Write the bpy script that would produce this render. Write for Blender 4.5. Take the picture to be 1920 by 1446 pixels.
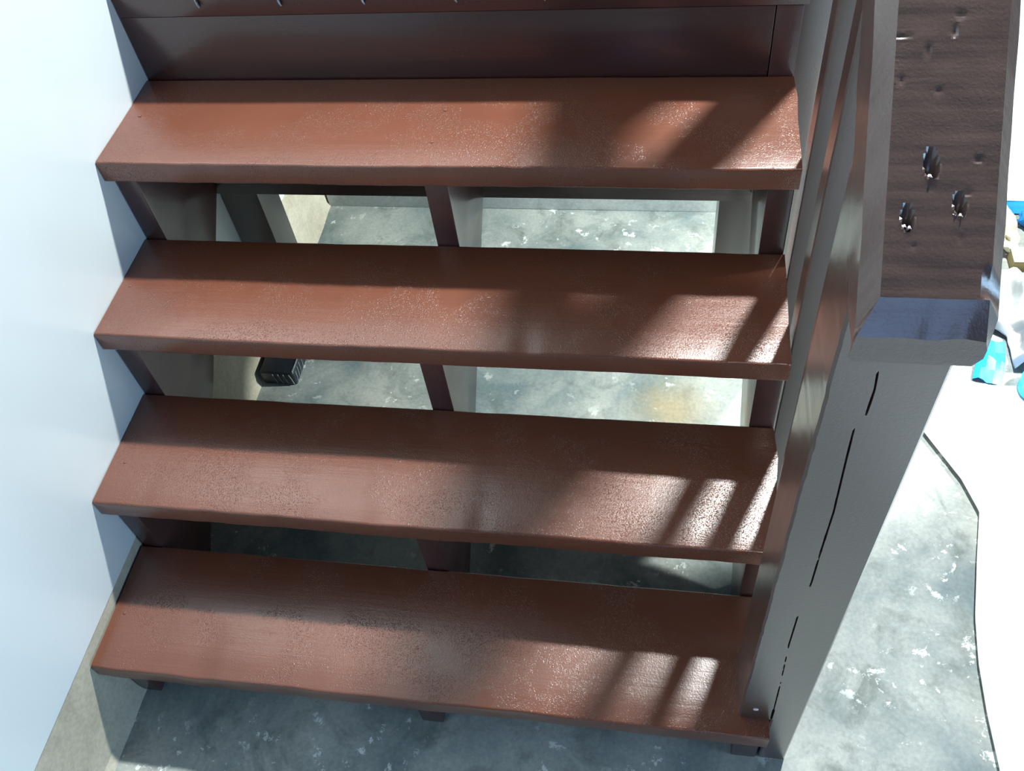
import bpy, bmesh, math, random
from mathutils import Vector, Matrix, noise
random.seed(7)
SC = bpy.context.scene
COL = SC.collection
for o in list(bpy.data.objects):
    bpy.data.objects.remove(o, do_unlink=True)

# ------------------------------------------------------------------ camera
cam = bpy.data.cameras.new('camera')
cam.sensor_fit = 'HORIZONTAL'; cam.sensor_width = 36.0
cam.lens = 36.0 * 1731.0 / 1920.0
cam.clip_start = 0.01
cam_o = bpy.data.objects.new('camera', cam)
COL.objects.link(cam_o)
RT = Vector((0.9850, 0.1396, -0.1017)); UP = Vector((-0.0480, 0.7870, 0.6150)); FW = Vector((-0.1659, 0.6009, -0.7819))
RT.normalize(); FW.normalize(); UP = RT.cross(FW)
cam_o.matrix_world = Matrix(((RT.x, UP.x, -FW.x, 1.01724), (RT.y, UP.y, -FW.y, -0.50298), (RT.z, UP.z, -FW.z, 1.76009), (0, 0, 0, 1)))
SC.camera = cam_o

# ------------------------------------------------------------------ world, lamps, exposure
w = bpy.data.worlds.new('world'); SC.world = w; w.use_nodes = True
bg = w.node_tree.nodes['Background']
bg.inputs[0].default_value = (0.55, 0.72, 1.0, 1); bg.inputs[1].default_value = 0.015
SC.view_settings.view_transform = 'Standard'
SC.view_settings.look = 'None'
SC.view_settings.gamma = 1.0
SC.view_settings.use_curve_mapping = False
SC.view_settings.exposure = 0.0

def lamp(name, loc, power, color, radius):
    l = bpy.data.lights.new(name, 'POINT'); l.energy = power; l.color = color; l.shadow_soft_size = radius
    o = bpy.data.objects.new(name, l); o.location = loc; COL.objects.link(o); return o
lamp('ceiling_lamp', (1.80, 2.00, 3.75), 1180, (0.95, 1.0, 0.98), 0.080)
# added blue fill far right of the stairs, lifts the wall's shaded parts
wl = bpy.data.lights.new('side_blue_fill', 'AREA'); wl.shape = 'RECTANGLE'; wl.size = 2.0; wl.size_y = 1.8
wl.energy = 125; wl.color = (0.45, 0.72, 1.0)
wlo = bpy.data.objects.new('side_blue_fill', wl); wlo.location = (5.2, -0.9, 1.15)
wlo.rotation_euler = (math.radians(90), 0, math.radians(90)); COL.objects.link(wlo)
# added blue area light behind the viewer, reflected in the handrail's bevelled end
fl = bpy.data.lights.new('front_blue_fill', 'AREA'); fl.shape = 'RECTANGLE'; fl.size = 1.0; fl.size_y = 1.5
fl.energy = 19; fl.color = (0.36, 0.56, 1.0)
flo = bpy.data.objects.new('front_blue_fill', fl); flo.location = (1.9, -3.2, 1.95)
flo.rotation_euler = (Vector((1.2, 0.0, 1.1)) - Vector((1.9, -3.2, 1.95))).to_track_quat('-Z', 'Y').to_euler(); COL.objects.link(flo)
sp = bpy.data.lights.new('low_fill_spot', 'SPOT')  # unseen spot added for the floor under the stairs, cone kept off the treads
sp.energy = 460; sp.color = (0.93, 1.0, 0.94); sp.shadow_soft_size = 0.06; sp.spot_size = math.radians(50); sp.spot_blend = 0.25
spo = bpy.data.objects.new('low_fill_spot', sp); spo.location = (2.5, 1.05, 1.05)
spo.rotation_euler = (Vector((1.0, 1.15, 0.0)) - Vector((2.5, 1.05, 1.05))).to_track_quat('-Z', 'Y').to_euler()
COL.objects.link(spo)

# ------------------------------------------------------------------ stair dimensions (metres)
G, R, D, T, W = 0.2279, 0.2, 0.2498, 0.0436, 1.2068
S = R / G
def zt(k): return 0.2011 + (k - 1) * R
def yf(k): return (k - 1) * G

# ------------------------------------------------------------------ materials
def newmat(name):
    m = bpy.data.materials.new(name); m.use_nodes = True
    nt = m.node_tree; b = nt.nodes['Principled BSDF']
    return m, nt, b
def nd(nt, t, **kw):
    n = nt.nodes.new(t)
    for k, v in kw.items(): setattr(n, k, v)
    return n
def coords(nt, scale):
    tc = nd(nt, 'ShaderNodeTexCoord'); mp = nd(nt, 'ShaderNodeMapping')
    mp.inputs['Scale'].default_value = scale
    nt.links.new(tc.outputs['Object'], mp.inputs['Vector']); return mp.outputs['Vector']
def noise_tex(nt, vec, scale, detail=4, rough=0.55, dist=0.0):
    n = nd(nt, 'ShaderNodeTexNoise'); n.inputs['Scale'].default_value = scale
    n.inputs['Detail'].default_value = detail; n.inputs['Roughness'].default_value = rough
    n.inputs['Distortion'].default_value = dist
    nt.links.new(vec, n.inputs['Vector']); return n.outputs['Fac']
def ramp(nt, fac, stops):
    r = nd(nt, 'ShaderNodeValToRGB'); e = r.color_ramp.elements
    while len(e) < len(stops): e.new(0.5)
    for el, (p, c) in zip(e, stops):
        el.position = p; el.color = c if len(c) == 4 else (*c, 1)
    nt.links.new(fac, r.inputs['Fac']); return r.outputs['Color']
def mix(nt, fac, a, b, mode='MIX'):
    m = nd(nt, 'ShaderNodeMix', data_type='RGBA', blend_type=mode)
    if hasattr(fac, 'is_output'): nt.links.new(fac, m.inputs[0])
    else: m.inputs[0].default_value = fac
    for i, v in ((6, a), (7, b)):
        if hasattr(v, 'is_output'): nt.links.new(v, m.inputs[i])
        else: m.inputs[i].default_value = (*v, 1)
    return m.outputs[2]
def math_(nt, op, a, b):
    m = nd(nt, 'ShaderNodeMath', operation=op)
    for i, v in ((0, a), (1, b)):
        if hasattr(v, 'is_output'): nt.links.new(v, m.inputs[i])
        else: m.inputs[i].default_value = v
    return m.outputs[0]
def bump(nt, b, chain):
    prev = None
    for h, strength, dist in chain:
        bp = nd(nt, 'ShaderNodeBump'); bp.inputs['Strength'].default_value = strength; bp.inputs['Distance'].default_value = dist
        nt.links.new(h, bp.inputs['Height'])
        if prev is not None: nt.links.new(prev, bp.inputs['Normal'])
        prev = bp.outputs['Normal']
    nt.links.new(prev, b.inputs['Normal'])

def paint(name, axis, base=(0.170, 0.050, 0.030), rough=0.24, grain=0.5, fleck=0.5, ribs=None, coat=0.8, coat_rough=0.14, stip=0.25, ior=1.6, cgrain=0.4, cfleck=0.0, spec=0.5, fine=0.25):
    """glossy red brown paint brushed over timber whose grain runs along axis"""
    m, nt, b = newmat(name)
    sc = [1.0, 1.0, 1.0]
    for i in range(3): sc[i] = 1.6 if i == axis else 34.0
    gv = coords(nt, tuple(sc))
    g1 = noise_tex(nt, gv, 2.6, 5, 0.6, 0.35)
    g1c = g1
    ov = coords(nt, (1, 1, 1))
    big = noise_tex(nt, ov, 5.0, 3)
    finet = noise_tex(nt, ov, 380.0, 1)
    col = ramp(nt, big, [(0.3, tuple(c * 0.90 for c in base)), (0.7, tuple(c * 1.08 for c in base))])
    nt.links.new(col, b.inputs['Base Color'])
    rr = nd(nt, 'ShaderNodeMapRange'); rr.inputs['To Min'].default_value = rough - 0.05; rr.inputs['To Max'].default_value = rough + 0.07
    nt.links.new(noise_tex(nt, gv, 1.2, 3), rr.inputs['Value']); nt.links.new(rr.outputs[0], b.inputs['Roughness'])
    fl = ramp(nt, noise_tex(nt, ov, 480.0, 1), [(0.56, (0, 0, 0)), (0.86, (1, 1, 1))])
    mask = ramp(nt, noise_tex(nt, ov, 9.0, 3), [(0.42, (0, 0, 0)), (0.62, (1, 1, 1))])
    flm = mix(nt, 1.0, fl, mask, 'MULTIPLY')
    ch = [(g1, grain, 0.0016), (finet, fine, 0.0007), (flm, fleck, 0.0015)]
    if ribs:
        rv = coords(nt, ribs)
        ch.append((noise_tex(nt, rv, 3.0, 3), 0.3, 0.0015))
    bump(nt, b, ch)
    b.inputs['Specular IOR Level'].default_value = spec
    b.inputs['Coat Weight'].default_value = coat; b.inputs['Coat Roughness'].default_value = coat_rough; b.inputs['Coat IOR'].default_value = ior
    cb = nd(nt, 'ShaderNodeBump'); cb.inputs['Strength'].default_value = 0.35; cb.inputs['Distance'].default_value = 0.0010
    nt.links.new(math_(nt, 'ADD', math_(nt, 'ADD', math_(nt, 'MULTIPLY', g1c, cgrain), math_(nt, 'MULTIPLY', flm, cfleck)), math_(nt, 'MULTIPLY', noise_tex(nt, ov, 330.0, 1), stip)), cb.inputs['Height']); nt.links.new(cb.outputs['Normal'], b.inputs['Coat Normal'])
    return m

M_TREAD = paint('tread_paint', 0, base=(0.152, 0.049, 0.027), rough=0.29, grain=0.26, fleck=0.8, coat=0.55, coat_rough=0.26, stip=0.8, ior=1.52, cfleck=3.5, spec=0.5, fine=0.32, cgrain=0.7)
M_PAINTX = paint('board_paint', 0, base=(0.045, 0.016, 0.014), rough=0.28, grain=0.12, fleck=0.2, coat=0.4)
M_PAINTY = paint('stringer_paint', 1, base=(0.065, 0.026, 0.024), rough=0.30, grain=0.2, fleck=0.2, coat=0.4)
M_PAINTZ = paint('post_paint', 2, base=(0.070, 0.041, 0.034), rough=0.34, grain=0.08, fleck=0.1, coat=1.0, coat_rough=0.27, ior=1.66, stip=0.10, cgrain=0.10)
M_RAIL = paint('handrail_paint', 1, base=(0.105, 0.070, 0.063), rough=0.30, grain=0.08, fleck=0.15, ribs=(1.2, 26.0, 26.0), coat=0.5, coat_rough=0.16, ior=1.6, cgrain=0.10, stip=0.1)

def plain(name, col, rough=0.5, metal=0.0, var=0.06, scale=30.0, bmp=0.2, dist=0.001, spec=0.5):
    m, nt, b = newmat(name)
    v = coords(nt, (1, 1, 1)); n = noise_tex(nt, v, scale, 4)
    c = ramp(nt, n, [(0.3, tuple(x * (1 - var) for x in col)), (0.7, tuple(min(1, x * (1 + var)) for x in col))])
    nt.links.new(c, b.inputs['Base Color']); b.inputs['Roughness'].default_value = rough; b.inputs['Metallic'].default_value = metal
    b.inputs['Specular IOR Level'].default_value = spec
    bump(nt, b, [(n, bmp, dist)])
    return m
M_WALL = plain('wall_panel_paint', (0.70, 0.76, 0.77), 0.35, var=0.015, scale=3.0, bmp=0.05)
M_TAPE = plain('blue_tape', (0.01, 0.26, 0.72), 0.45, var=0.15, scale=60, bmp=0.3)
M_CYAN = plain('bright_blue_tape', (0.01, 0.55, 0.80), 0.4, var=0.15, scale=90, bmp=0.4)
M_CLOTH = plain('white_cloth', (0.86, 0.90, 0.90), 0.75, var=0.03, scale=12, bmp=0.25, dist=0.004)
M_SHEET = plain('grey_plastic_sheet', (0.30, 0.32, 0.325), 0.42, var=0.12, scale=14, bmp=0.4, dist=0.004)
M_PAPER = plain('white_paper', (0.80, 0.80, 0.74), 0.7, var=0.05, scale=25)
M_KRAFT = plain('kraft_paper', (0.62, 0.57, 0.43), 0.65, var=0.12, scale=18)
M_CARD = plain('brown_card', (0.32, 0.24, 0.10), 0.7, var=0.1, scale=20)
M_BLACK = plain('black_plastic', (0.012, 0.016, 0.022), 0.35, var=0.2, scale=60)
M_SCUFF = plain('scuffed_plastic', (0.14, 0.17, 0.18), 0.5, var=0.3, scale=90)
M_NAIL = plain('steel_nail', (0.35, 0.33, 0.32), 0.3, metal=0.9, var=0.2, scale=200)
M_NAILP = plain('painted_nail', (0.16, 0.06, 0.045), 0.3, var=0.1, scale=200)
M_DARK = plain('bare_dark_wood', (0.035, 0.022, 0.018), 0.7, var=0.3, scale=120)
M_PLUG_GLINT = plain('white_dowel_glint', (0.75, 0.66, 0.68), 0.5, var=0.08, scale=120)

def concrete(name, lo, mid, hi, stain, splash=True, rough=0.62, rust=None):
    m, nt, b = newmat(name)
    v = coords(nt, (1, 1, 1))
    n1 = noise_tex(nt, v, 4.2, 7, 0.62, 0.4)
    c = ramp(nt, n1, [(0.34, lo), (0.50, mid), (0.66, hi)])
    n2 = noise_tex(nt, v, 9.0, 6, 0.68, 0.8)
    sm = ramp(nt, n2, [(0.52, (0, 0, 0)), (0.70, (0.75, 0.75, 0.75))])
    c = mix(nt, sm, c, stain)
    if splash:
        n3 = noise_tex(nt, v, 22.0, 8, 0.72, 0.2); n4 = noise_tex(nt, v, 3.4, 2)
        s1 = ramp(nt, n3, [(0.585, (0, 0, 0)), (0.615, (1, 1, 1))]); s2 = ramp(nt, n4, [(0.46, (0, 0, 0)), (0.58, (1, 1, 1))])
        c = mix(nt, mix(nt, 1.0, s1, s2, 'MULTIPLY'), c, (0.74, 0.78, 0.76))
    if rust:
        vm = nd(nt, 'ShaderNodeVectorMath', operation='DISTANCE'); nt.links.new(v, vm.inputs[0]); vm.inputs[1].default_value = rust
        dd = math_(nt, 'ADD', vm.outputs['Value'], math_(nt, 'MULTIPLY', noise_tex(nt, v, 14.0, 4), 0.10))
        c = mix(nt, ramp(nt, dd, [(0.06, (0.75, 0.75, 0.75)), (0.17, (0, 0, 0))]), c, (0.40, 0.32, 0.19))
    n5 = noise_tex(nt, v, 130.0, 3)
    c = mix(nt, 0.22, c, ramp(nt, n5, [(0.3, (0.25, 0.25, 0.25)), (0.7, (0.75, 0.75, 0.75))]), 'OVERLAY')
    nt.links.new(c, b.inputs['Base Color']); b.inputs['Roughness'].default_value = rough
    b.inputs['Specular IOR Level'].default_value = 0.3
    bump(nt, b, [(n1, 0.25, 0.004), (n5, 0.15, 0.0008)])
    return m
M_FLOOR = concrete('floor_concrete', (0.15, 0.20, 0.21), (0.30, 0.33, 0.32), (0.42, 0.44, 0.41), (0.13, 0.155, 0.14), rust=(1.03, 0.80, 0.0))
M_CURB = concrete('beige_render', (0.33, 0.30, 0.235), (0.41, 0.38, 0.30), (0.46, 0.43, 0.35), (0.34, 0.31, 0.25), splash=False, rough=0.75)
M_BACK = concrete('back_wall_concrete', (0.30, 0.33, 0.325), (0.38, 0.41, 0.40), (0.46, 0.48, 0.46), (0.24, 0.26, 0.25), splash=False)

# ------------------------------------------------------------------ mesh helpers
def link(name, bm, mat, parent=None, smooth=True, angle=32):
    me = bpy.data.meshes.new(name)
    bmesh.ops.remove_doubles(bm, verts=bm.verts, dist=1e-6)
    bmesh.ops.recalc_face_normals(bm, faces=bm.faces)
    bm.to_mesh(me); bm.free()
    o = bpy.data.objects.new(name, me); COL.objects.link(o); me.materials.append(mat)
    if smooth:
        me.shade_smooth(); me.set_sharp_from_angle(angle=math.radians(angle))
    if parent is not None: o.parent = parent
    return o
def thing(name, label, cat, loc=(0, 0, 0), group=None):
    o = bpy.data.objects.new(name, None); COL.objects.link(o); o.location = loc
    o.empty_display_size = 0.05; tag(o, label, cat, group); return o
def tag(o, label=None, cat=None, group=None, kind=None):
    if label: o['label'] = label
    if cat: o['category'] = cat
    if group: o['group'] = group
    if kind: o['kind'] = kind
    return o
def box(bm, a, b, bev=0.0, segs=2):
    vs = [bm.verts.new((x, y, z)) for x in (a[0], b[0]) for y in (a[1], b[1]) for z in (a[2], b[2])]
    fs = [(0, 1, 3, 2), (4, 6, 7, 5), (0, 4, 5, 1), (2, 3, 7, 6), (0, 2, 6, 4), (1, 5, 7, 3)]
    f = [bm.faces.new([vs[i] for i in q]) for q in fs]
    if bev > 0:
        ed = list({e for q in f for e in q.edges})
        bmesh.ops.bevel(bm, geom=ed, offset=bev, segments=segs, affect='EDGES', profile=0.6)
    return bm
def prism_x(poly, x0, x1, bev=0.0):
    """outline in y,z pushed along x"""
    bm = bmesh.new()
    a = [bm.verts.new((x0, y, z)) for y, z in poly]; b = [bm.verts.new((x1, y, z)) for y, z in poly]
    n = len(poly)
    fs = [bm.faces.new(a[::-1]), bm.faces.new(b)]
    for i in range(n): fs.append(bm.faces.new((a[i], a[(i + 1) % n], b[(i + 1) % n], b[i])))
    bmesh.ops.recalc_face_normals(bm, faces=bm.faces)
    if bev > 0:
        bmesh.ops.bevel(bm, geom=list(bm.edges), offset=bev, segments=2, affect='EDGES', profile=0.6)
    return bm
def loft(sections, closed=True):
    bm = bmesh.new(); rows = [[bm.verts.new(p) for p in s] for s in sections]
    n = len(rows[0])
    for r0, r1 in zip(rows, rows[1:]):
        for i in range(n if closed else n - 1):
            bm.faces.new((r0[i], r0[(i + 1) % n], r1[(i + 1) % n], r1[i]))
    if closed:
        bm.faces.new(rows[0][::-1]); bm.faces.new(rows[-1])
    return bm
def tube(bm, pts, r, n=8):
    rows = []
    for i, p in enumerate(pts):
        p = Vector(p); t = (Vector(pts[min(i + 1, len(pts) - 1)]) - Vector(pts[max(i - 1, 0)])).normalized()
        u = t.orthogonal().normalized(); v = t.cross(u)
        rr = r[i] if isinstance(r, (list, tuple)) else r
        rows.append([bm.verts.new(p + rr * (math.cos(2 * math.pi * k / n) * u + math.sin(2 * math.pi * k / n) * v)) for k in range(n)])
    for a, b in zip(rows, rows[1:]):
        for i in range(n): bm.faces.new((a[i], a[(i + 1) % n], b[(i + 1) % n], b[i]))
    bm.faces.new(rows[0][::-1]); bm.faces.new(rows[-1]); return bm

# ------------------------------------------------------------------ the setting
bm = bmesh.new(); box(bm, (-0.3, -4.0, -0.12), (6.0, 5.0, 0.0))
tag(link('floor', bm, M_FLOOR, smooth=False), kind='structure')
bm = bmesh.new(); box(bm, (-0.16, -3.0, 0.229), (0.0, 4.5, 3.4), 0.002)
tag(link('wall_left', bm, M_WALL), kind='structure')
# rendered base strip below the panel, its foot slightly ragged where it meets the floor
secs = []
for i in range(0, 181):
    y = -3.0 + 7.5 * i / 180
    j = 0.004 * noise.noise((y * 9, 1.3, 0)) + 0.003 * noise.noise((y * 31, 4.3, 0))
    secs.append([(-0.15, y, 0.0), (-0.15, y, 0.226), (-0.003, y, 0.226), (-0.0025, y, 0.05), (-0.001, y, 0.016 + j), (0.010 + 1.3 * j, y, 0.0)])
tag(link('baseboard_left', loft(secs), M_CURB), kind='structure')
bm = bmesh.new(); box(bm, (0.004, 1.487, 0.0), (1.25, 1.64, 0.90), 0.004)
tag(link('wall_back', bm, M_BACK), kind='structure')

# ------------------------------------------------------------------ staircase
stair = thing('staircase', 'glossy red-brown open wooden staircase rising along the white wall', 'staircase')

def tread(k, x1, seed):
    y0, y1, z1, z0 = yf(k), yf(k) + D, zt(k), zt(k) - T
    r = 0.0045
    prof = []
    for cy, cz, a0 in ((y0 + r, z0 + r, 180), (y1 - r, z0 + r, 270), (y1 - r, z1 - r, 0), (y0 + r, z1 - r, 90)):
        for q in range(5):
            a = math.radians(a0 + 90 * q / 4)
            prof.append((cy + r * math.cos(a), cz + r * math.sin(a)))
        # subdivisions of the long top and bottom faces
        if a0 == 180: prof += [(y0 + (y1 - y0) * f, z0) for f in (0.25, 0.5, 0.75)]
        if a0 == 0: prof += [(y0 + (y1 - y0) * f, z1) for f in (0.75, 0.5, 0.25)]
    secs = []; N = 110
    for i in range(N + 1):
        x = 0.0015 + (x1 - 0.0015) * i / N
        row = []
        for (y, z) in prof:
            front = max(0.0, 1 - (y - y0) / 0.02); top = max(0.0, 1 - (z1 - z) / 0.02)
            n1 = noise.noise((x * 7, seed * 3.1, 0)); n2 = noise.noise((x * 24, seed * 5.7, 2)); n3 = max(0, noise.noise((x * 16, seed * 2.3, 7)) - 0.25)
            yy = y + front * (0.0022 * n1 + 0.0012 * n2)
            zz = z + front * top * (-0.007 * n3) + 0.0012 * noise.noise((x * 3, y * 8, seed)) * top
            end = max(0, (i - N + 1)) * 0.004 * noise.noise((y * 18, seed, 3))
            back = max(0.0, 1 - (y1 - y) / 0.01) * 0.003 * min(0, noise.noise((x * 11, seed, 9)))
            row.append((x + end, yy + back, zz))
        secs.append(row)
    return link('tread', loft(secs), M_TREAD, stair, angle=50)
treads = {k: tread(k, W, k + 1) for k in (1, 2, 3, 4)}

def stringer(x0, x1, top=False, bev=0.0025):
    c = 0.0232
    P = [(0.031, 0.0), (0.031, zt(1) - T)]
    for k in (1, 2, 3):
        P += [(k * G + c, zt(k) - T), (k * G + c, zt(k + 1) - T)]
    ye = 4 * G + c
    P[-1] = (3 * G + c, zt(4) - T)
    if top: P += [(ye, zt(4) - T), (ye, 0.929), (ye + 0.06, 0.929), (ye + 0.06, S * (ye + 0.06 - 0.325))]
    else: P += [(ye, zt(4) - T), (ye, S * (ye - 0.325))]
    P += [(0.325, 0.0)]
    return link('stringer', prism_x(P, x0, x1, bev), M_PAINTY, stair)
stringer(0.004, 0.044)
stringer(0.586, 0.628)
stringer(1.162, 1.2050, True)

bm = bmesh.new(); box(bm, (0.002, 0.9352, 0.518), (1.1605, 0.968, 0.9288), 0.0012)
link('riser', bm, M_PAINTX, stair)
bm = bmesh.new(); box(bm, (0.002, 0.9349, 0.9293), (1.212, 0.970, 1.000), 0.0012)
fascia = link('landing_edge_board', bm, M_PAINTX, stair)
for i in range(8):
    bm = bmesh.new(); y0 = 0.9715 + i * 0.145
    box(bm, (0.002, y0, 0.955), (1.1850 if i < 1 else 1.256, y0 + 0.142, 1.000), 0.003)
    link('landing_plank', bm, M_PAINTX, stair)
bm = bmesh.new(); box(bm, (0.001, 0.998, 0.0), (0.090, 1.090, 0.9545), 0.003)
link('support_post', bm, M_PAINTZ, stair)
bm = bmesh.new(); box(bm, (1.104, 1.002, 0.0), (1.188, 1.095, 0.9545), 0.004)
link('support_post', bm, M_PAINTZ, stair)

def nail(parent, x, y, z, nx, ny, nz, r=0.0035, mat=M_NAILP, name='nail'):
    bm = bmesh.new(); n = Vector((nx, ny, nz)).normalized(); p = Vector((x, y, z))
    tube(bm, [p - n * 0.002, p + n * 0.0006, p + n * 0.0011], [r, r, r * 0.6], 10)
    return link(name, bm, mat, parent)
for k, x, y in ((4, .031, .821), (4, .609, .837), (4, 1.177, .888), (4, .603, .748), (3, .022, .578), (3, .659, .306 + .2279), (2, 1.18, .414), (2, .029, .317), (1, .600, .095), (1, .024, .107)):
    nail(treads[k], x, y, zt(k) + 0.0002, 0, 0, 1)
# bent nails left in splits along the landing edge board
for x in (.1667, .3202, .4716, .6338, .7843):
    bm = bmesh.new(); rj = random.uniform(-.003, .003)
    tube(bm, [(x - .004 + rj, .936, .962), (x - .003, .9325, .960), (x, .9295, .953), (x + .002, .9290, .949)], [.0022, .0022, .0018, .0012], 8)
    link('nail', bm, M_NAIL, fascia)
    bm = bmesh.new()
    tube(bm, [(x - .006, .9337, .995), (x - .004, .9334, .975), (x - .001, .9334, .960), (x + .001, .9336, .948)], [.0006, .0014, .0018, .0006], 6)
    link('split', bm, M_DARK, fascia)

# ------------------------------------------------------------------ railing
rail = thing('stair_railing', 'red-brown stair railing of cracked newel post, slim balusters and thick sloping handrail', 'railing')
CRACK = [(1.1166, 1.1959), (1.083, 1.1990), (1.0427, 1.1989), (1.030, 1.1975), (1.0277, 1.1922), (.971, 1.1944), (.8682, 1.1991), (.7791, 1.1996), (.7017, 1.2009), (.5976, 1.1981), (.5081, 1.1990), (.3601, 1.2055), (.2508, 1.2089), (.2055, 1.2100)]
def crack_x(z):
    for (z0, x0), (z1, x1) in zip(CRACK, CRACK[1:]):
        if z1 <= z <= z0: return x0 + (x1 - x0) * (z0 - z) / (z0 - z1)
    return CRACK[0][1] if z > CRACK[0][0] else CRACK[-1][1]
def crack_w(z):
    if z > 1.105 or z < 0.205: return 0.0
    a = 0.0006 * (0.55 + 0.8 * noise.noise((z * 40, 2, 2)))
    if 1.022 < z < 1.046: a = 0
    if .60 < z < .69: a *= 0.25
    if .34 < z < .50: a *= max(0.0, 0.35 + noise.noise((z * 60, 8, 1)))
    if z < .25: a += 0.0009
    return max(0.0, a)
secs = []; NZ = 240
PX0, PX1, PY0, PY1 = 1.1583, 1.2560, 0.0328, 0.1354
def post_section(z, xl, flat=None):
    cx = crack_x(z); cw = crack_w(z); cd = 0.009 if cw > 0.0001 else 0.0
    if xl > 1.2: cx, cw, cd = (xl + PX1) / 2, 0.0, 0.0
    rag = 0.0016 * noise.noise((z * 14, 3, 1)) + 0.0016 * max(0, noise.noise((z * 38, 5, 6)))
    tilt = 0.0
    c = 0.003
    f = [(xl + rag, PY0 + c), (xl + c + rag, PY0), ((xl + cx) / 2, PY0), (cx - cw - 0.0008, PY0), (cx - cw, PY0 + cd * 0.3), (cx, PY0 + cd), (cx + cw, PY0 + cd * 0.3), (cx + cw + 0.0008, PY0),
         ((cx + PX1) / 2, PY0), (PX1 - c, PY0), (PX1, PY0 + c), (PX1, PY1 - c), (PX1 - c, PY1), (xl + c, PY1), (xl, PY1 - c)]
    out = []
    for x, y in f:
        zz = z
        if flat is not None: zz = max(1.1830, 1.1315 + S * y)
        out.append((x, y, zz))
    return out
secs.append(post_section(0.0, 1.2105)); secs.append(post_section(0.10, 1.2105)); secs.append(post_section(0.2016, 1.2105))
for i in range(NZ + 1):
    z = 0.2017 + (1.1822 - 0.2017) * i / NZ
    secs.append(post_section(z, PX0))
secs.append(post_section(1.1830, PX0, flat=True))
newel = link('newel_post', loft(secs), M_PAINTZ, rail, angle=40)
nail(newel, 1.1817, PY0 - .0002, .2423, 0, -1, 0, 0.0042, M_PLUG_GLINT, 'dowel')
nail(newel, 1.2293, PY0 + .0012, .6566, 0, -1, 0, 0.0025, M_DARK, 'nail_hole')
nail(newel, 1.1700, PY0 + .0012, .760, 0, -1, 0, 0.0016, M_DARK, 'nail_hole')

# handrail: sections at constant y, top face h + S*y
HTOP, HBOT = 1.2413, 1.1320
XL, XTL, XTR, XR = 1.1580, 1.1690, 1.2450, 1.2562
YE = -0.020
ys = [YE, -0.0143, -0.0087, -0.003]
y = -0.0015
while y < 0.200: ys.append(y); y += 0.0018
while y < 1.02: ys.append(y); y += 0.02
HOLES = [(1.1989, .0701, .0046, .0080), (1.2201, .0487, .0038, .0064), (1.1848, .0410, .0038, .0068)]
DENTS = [(1.2306, .0731, .005, .0025, .0014), (1.1723, .1389, .010, .0016, .0010), (1.2085, .1413, .003, .004, .0018), (1.1912, .1310, .003, .004, .0016), (1.1742, .1155, .003, .003, .0014), (1.2003, .1096, .004, .002, .001), (1.225, .055, .004, .002, .0010), (1.190, .025, .003, .002, .0008), (1.222, .030, .002, .002, .0010), (1.212, .150, .006, .003, .0010)]
secs = []
NT = 46
for y in ys:
    f = min(1.0, max(0.0, (y - YE) / 0.017))            # the plumb end is bevelled
    ht = HTOP - 0.0110 * (1 - f)
    hb = max(HBOT, 1.1835 - S * y)
    ins = 0.0010 * (1 - f)
    wob = 0.0007 * noise.noise((y * 30, 0, 4))
    row = []
    # top, left to right
    xl, xr = XTL - 0.0100 * (1 - f), XTR + 0.006 * (1 - f)
    for i in range(NT):
        x = xl + (xr - xl) * i / (NT - 1)
        h = ht + 0.0008 * noise.noise((x * 40, y * 60, 1)) + 0.0006 * noise.noise((x * 6, y * 170, 2))
        if f < 1: h += (1 - f) * 0.003 * noise.noise((x * 45, 1, 8))
        for hx, hy, rx, ry in HOLES:
            q = ((x - hx + 0.15 * (y - hy)) / rx) ** 2 + ((y - hy) / ry) ** 2
            if q < 1.6: h -= 0.013 * max(0.0, 1 - q / 1.15) ** 0.5 if q < 1.15 else 0
            if 1.0 < q < 2.2 and y < hy: h += 0.0012 * (2.2 - q)
        for hx, hy, rx, ry, d in DENTS:
            q = ((x - hx) / rx) ** 2 + ((y - hy) / ry) ** 2
            if q < 1: h -= d * (1 - q)
        # chip knocked out of the right edge near the end
        if -0.003 < y < 0.016 and x > 1.236:
            h -= max(0.0, (x - 1.238) / 0.007) * 0.007 * math.sin(math.pi * (y + 0.003) / 0.019)
        row.append((x, y, h + S * y))
    xrr = XR + wob - 0.002 * (1 - f)
    hr = HTOP - 0.0195 - 0.002 * (1 - f)
    row += [(xrr, y, hr + S * y), (xrr, y, (hr + hb) / 2 + S * y), (xrr - 0.004 - 2 * ins, y, hb + S * y)]
    row += [(1.24, y, hb + S * y), (1.20, y, hb + S * y)]
    row += [(XL + 0.003, y, hb + S * y), (XL + wob, y, hb + 0.003 + S * y), (XL + wob, y, HTOP - 0.036 + 0.010 * (1 - f) + S * y)]
    row = [(px - 0.0035 * (1 - f), py, pz) for px, py, pz in row]
    secs.append(row)
hand = link('handrail', loft(secs), M_RAIL, rail, angle=12)
for hx, hy in ((1.1975, .0650), (1.2180, .0440), (1.1830, .0360)):
    bm = bmesh.new()
    z = HTOP + S * hy - 0.003
    for q in range(3):
        dx, dy = random.uniform(-.003, .003), random.uniform(-.0015, .002)
        tube(bm, [(hx + dx, hy + dy + .002, z - .003), (hx + dx + .0008, hy + dy, z + .0022), (hx + dx + .002, hy + dy - .002, z + .0022)], [.0010, .0012, .0005], 6)
    link('glint_splinter', bm, M_PLUG_GLINT, hand)  # pale slivers, the glint at the hole rims is put into their colour

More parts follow.
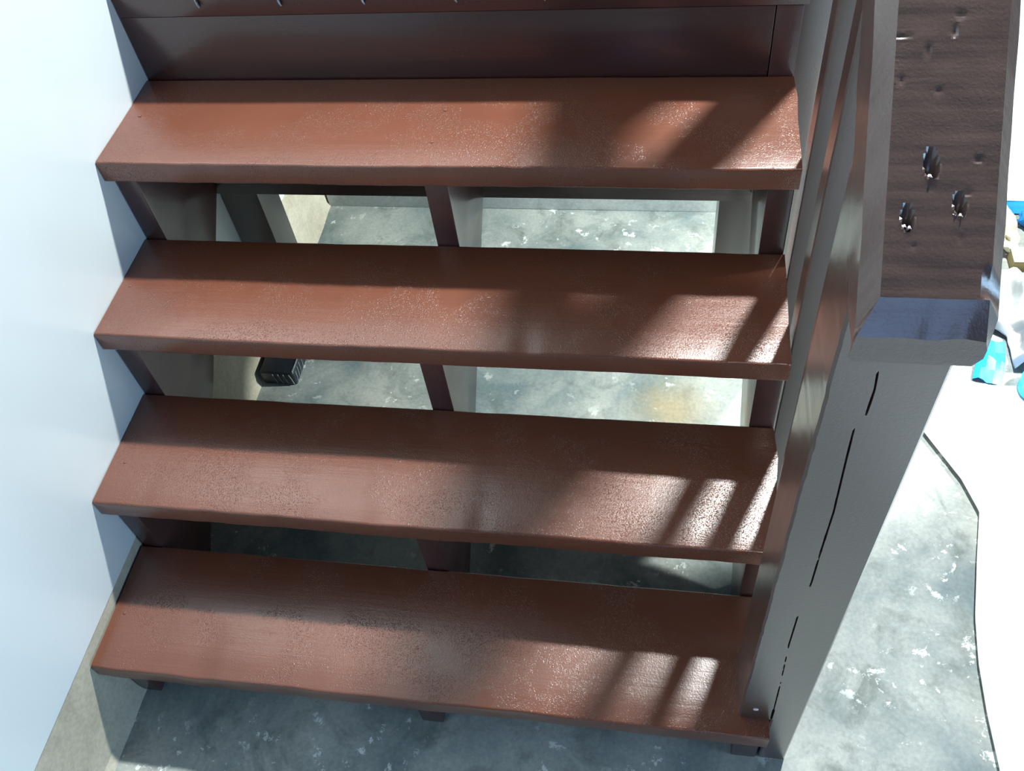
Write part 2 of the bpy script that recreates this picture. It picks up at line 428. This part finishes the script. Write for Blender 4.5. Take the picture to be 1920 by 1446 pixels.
def baluster(y0, zb, zt_, parent=rail, x0=1.2140, wd=0.0310, dp=0.0480, slope=True):
    bm = bmesh.new(); secs = []
    c = 0.0022
    for i in range(41):
        t = i / 40; row = []
        rag = 0.0008 * noise.noise((t * 25, y0 * 9, 3))
        for x, y in ((x0 + rag, y0 + c), (x0 + c + rag, y0), (x0 + wd - c, y0), (x0 + wd, y0 + c), (x0 + wd, y0 + dp - c), (x0 + wd - c, y0 + dp), (x0 + c, y0 + dp), (x0, y0 + dp - c)):
            a = zb; b = (HBOT - 0.0005 + S * y) if slope else zt_
            row.append((x, y, a + (b - a) * t))
        secs.append(row)
    return link('baluster', loft(secs), M_PAINTZ, parent, angle=40)
for y0 in (.346, .514, .682):
    baluster(y0, 0.0, 0)
# upper newel and the level rail of the landing, above the frame
bm = bmesh.new(); box(bm, (1.190, 0.985, 0.0), (1.256, 1.050, 1.90), 0.003)
link('newel_post', bm, M_PAINTZ, rail)
bm = bmesh.new(); box(bm, (1.172, 0.975, 1.9005), (1.266, 2.30, 1.960), 0.006)
link('handrail', bm, M_RAIL, rail)
bm = bmesh.new(); box(bm, (1.206, 1.190, 1.0005), (1.236, 2.20, 1.9000), 0.003)  # unseen solid panel, added to block lamp stripes from the treads
link('shade_panel', bm, M_PAINTY, rail)

# ------------------------------------------------------------------ black plastic block under the stairs
blk = thing('plastic_block', 'small black ribbed plastic block on the concrete under the stairs', 'plastic block', (0.062, 0.862, 0))
bm = bmesh.new(); box(bm, (-0.050, -0.045, 0.0), (0.040, 0.052, 0.046), 0.007, 3)
link('body', bm, M_BLACK, blk)
for x in (-0.012, 0.002, 0.016, 0.031):
    bm = bmesh.new(); tube(bm, [(x - .004, -0.0455, 0.041), (x, -0.0465, 0.026), (x + .002, -0.0458, 0.006)], 0.0012, 6)
    link('rib', bm, M_SCUFF, blk)
for y in (-0.034, -0.020, -0.006, 0.012):
    bm = bmesh.new(); tube(bm, [(0.0400, y + .004, 0.040), (0.0412, y, 0.024), (0.0402, y - .002, 0.007)], 0.0012, 6)
    link('rib', bm, M_SCUFF, blk)
bm = bmesh.new(); tube(bm, [(0.036, -0.040, 0.0455), (0.037, -0.01, 0.0465), (0.036, 0.03, 0.0462)], 0.0014, 6)
link('rib', bm, M_SCUFF, blk)

# ------------------------------------------------------------------ drop cloth and paint clutter on the right
EDGE = [(-1.6, 1.10), (-1.1, 1.25), (-.80, 1.42), (-.50, 1.56), (-.20, 1.61), (.054, 1.617), (.150, 1.612), (.242, 1.612), (.338, 1.620), (.45, 1.640), (.572, 1.664), (.65, 1.640), (.748, 1.590), (.93, 1.500)]
def edge_x(y):
    for (y0, x0), (y1, x1) in zip(EDGE, EDGE[1:]):
        if y0 <= y <= y1: return x0 + (x1 - x0) * (y - y0) / (y1 - y0)
    return EDGE[0][1] if y < EDGE[0][0] else EDGE[-1][1]
def cloth_sheet(name, label, edge, y0, y1, x1, ny, nx, hfun, mat, cat, thick=0.0025):
    bm = bmesh.new(); top = []; bot = []
    for j in range(ny + 1):
        y = y0 + (y1 - y0) * j / ny; a = []; b = []
        for i in range(nx + 1):
            u = (i / nx) ** 1.5; x = edge(y) + (x1 - edge(y)) * u
            h = hfun(x, y, x - edge(y))
            a.append(bm.verts.new((x, y, h + thick))); b.append(bm.verts.new((x, y, max(0.0004, h))))
        top.append(a); bot.append(b)
    for j in range(ny):
        for i in range(nx):
            bm.faces.new((top[j][i], top[j][i + 1], top[j + 1][i + 1], top[j + 1][i]))
            bm.faces.new((bot[j][i], bot[j + 1][i], bot[j + 1][i + 1], bot[j][i + 1]))
        bm.faces.new((top[j][0], top[j + 1][0], bot[j + 1][0], bot[j][0]))
        bm.faces.new((top[j][nx], bot[j][nx], bot[j + 1][nx], top[j + 1][nx]))
    for i in range(nx):
        bm.faces.new((top[0][i], bot[0][i], bot[0][i + 1], top[0][i + 1]))
        bm.faces.new((top[ny][i], top[ny][i + 1], bot[ny][i + 1], bot[ny][i]))
    return tag(link(name, bm, mat, angle=60), label, cat)
def seg_ridge(x, y, a, b, wd, h):
    ax, ay = a; bx, by = b; dx, dy = bx - ax, by - ay; L2 = dx * dx + dy * dy
    t = max(0, min(1, ((x - ax) * dx + (y - ay) * dy) / L2))
    d = math.hypot(x - ax - t * dx, y - ay - t * dy)
    return h * math.exp(-(d / wd) ** 2) * (0.4 + 0.6 * math.sin(math.pi * min(1, max(0, 0.15 + 0.7 * t))))
def h_cloth(x, y, d):
    h = 0.004 + 0.006 * max(0, noise.noise((x * 6, y * 6, 1))) + 0.010 * (noise.noise((x * 3, y * 3, 5)) + .4) * min(1, d / .15)
    h += seg_ridge(x, y, (1.615, .800), (1.700, .620), 0.012, 0.030)
    h += seg_ridge(x, y, (1.700, .720), (1.790, .500), 0.020, 0.022)
    h += 0.006 * math.exp(-(d / 0.008) ** 2)
    if y > 0.86: h *= max(0.15, 1 - (y - 0.86) / 0.06)
    return max(0.001, h)
cloth_sheet('drop_cloth', 'large bright white drop cloth spread on the floor right of the newel post', edge_x, -1.6, 0.915, 3.2, 190, 90, h_cloth, M_CLOTH, 'drop cloth')
def h_far(x, y, d):
    return max(0.001, 0.004 + 0.010 * (noise.noise((x * 4, y * 4, 9)) + .3) + 0.008 * math.exp(-((y - 1.607) / .01) ** 2))
cloth_sheet('paper_sheet', 'white sheet laid flat behind the crumpled papers beside the handrail', lambda y: 1.62, 1.545, 3.0, 3.2, 60, 40, h_far, M_CLOTH, 'paper sheet')
def h_grey(x, y, d):
    n = noise.cell((x * 13 + 0.7 * noise.noise((x * 9, y * 9, 0)), y * 13, 2))
    h = 0.012 + 0.050 * abs(noise.noise((x * 11, y * 11, 3))) + 0.045 * abs(noise.noise((x * 23 + 3, y * 19, 6)))
    return max(0.006, h * min(1, (d + .01) / .03))
cloth_sheet('plastic_sheet', 'crumpled grey plastic sheet between the blue tape and the brown carton', lambda y: 1.800 if y < 1.06 else max(1.715, 1.800 - (y - 1.06) * 1.4), 0.960, 1.265, 2.35, 60, 70, h_grey, M_SHEET, 'plastic sheet')

def crumple(name, label, cat, loc, size, mat, seed, amp=0.35, sub=3, group=None):
    bm = bmesh.new(); bmesh.ops.create_icosphere(bm, subdivisions=sub, radius=1.0)
    for v in bm.verts:
        p = v.co.copy()
        d = 1 + amp * (abs(noise.noise(p * 1.7 + Vector((seed, 0, 0)))) - .2) * 1.6 + amp * .5 * noise.noise(p * 4.1 + Vector((0, seed, 0)))
        q = p * d; v.co = Vector((q.x * size[0], q.y * size[1], max(q.z, -.72) * size[2] + .72 * size[2]))
    o = link(name, bm, mat, smooth=True, angle=14); o.location = loc
    return tag(o, label, cat, group)
def strip(name, label, cat, pts, wd, mat, h=0.01, seed=0):
    secs = []
    for i, (x, y) in enumerate(pts):
        a = Vector(pts[max(0, i - 1)]); b = Vector(pts[min(len(pts) - 1, i + 1)]); t = (b - a).normalized(); n = Vector((-t.y, t.x))
        row = []
        for q in range(7):
            f = q / 6 - .5; z = 0.004 + h * (0.4 + noise.noise((x * 22 + q * .5, y * 22, seed))) * (1 if q not in (0, 6) else .4)
            row.append((x + n.x * wd * f, y + n.y * wd * f, max(0.003, z)))
        secs.append(row + [(p[0], p[1], max(0.0015, p[2] - 0.0015)) for p in row[::-1]])
    return tag(link(name, loft(secs), mat, angle=20), label, cat)
strip('masking_tape', 'torn piece of blue masking tape below the grey plastic sheet', 'tape', [(1.736, .922), (1.746, .955), (1.754, .985), (1.760, 1.015), (1.762, 1.048)], 0.062, M_TAPE, 0.018, 3)
bm = bmesh.new()
secs = []
for i in range(29):
    a = 2 * math.pi * i / 28; secs.append([(r * math.cos(a), r * math.sin(a), z) for r, z in ((.050, .0), (.050, .030), (.034, .030), (.034, .0))])
for s0, s1 in zip(secs, secs[1:]):
    for q in range(4):
        bm.faces.new([bm.verts.new(p) for p in (s0[q], s1[q], s1[(q + 1) % 4], s0[(q + 1) % 4])])
tr = link('tape_roll', bm, M_CYAN, angle=40); tr.location = (1.845, .900, 0.012)
tag(tr, 'bright cyan roll of tape at the right edge of the white drop cloth', 'tape roll')
strip('masking_tape', 'long blue tape strip lying along the far white sheet', 'tape', [(1.80, 1.520), (1.86, 1.522), (1.92, 1.523), (1.98, 1.520), (2.06, 1.515)], 0.05, M_TAPE, 0.006, 8)
crumple('masking_tape', 'crumpled wad of blue tape beside the crumpled kraft paper', 'tape', (1.925, 1.462, 0.004), (.030, .030, .022), M_TAPE, 4.2)
crumple('kraft_paper', 'crumpled beige kraft paper beside the brown carton', 'crumpled paper', (1.850, 1.415, 0.002), (.030, .070, .030), M_KRAFT, 1.1, .5)
crumple('paper_ball', 'crumpled white paper resting against the brown carton', 'crumpled paper', (1.958, 1.395, 0.002), (.042, .042, .035), M_PAPER, 7.7, .4)
ct = thing('carton', 'small brown cardboard carton between the grey sheet and crumpled paper', 'carton', (1.91, 1.315, 0))
bm = bmesh.new(); box(bm, (-.060, -.030, 0), (.20, .022, .034), 0.0015); link('body', bm, M_CARD, ct)
bm = bmesh.new(); box(bm, (-.062, -.031, .0345), (.20, .022, .0360), 0.0005); link('flap', bm, M_KRAFT, ct)
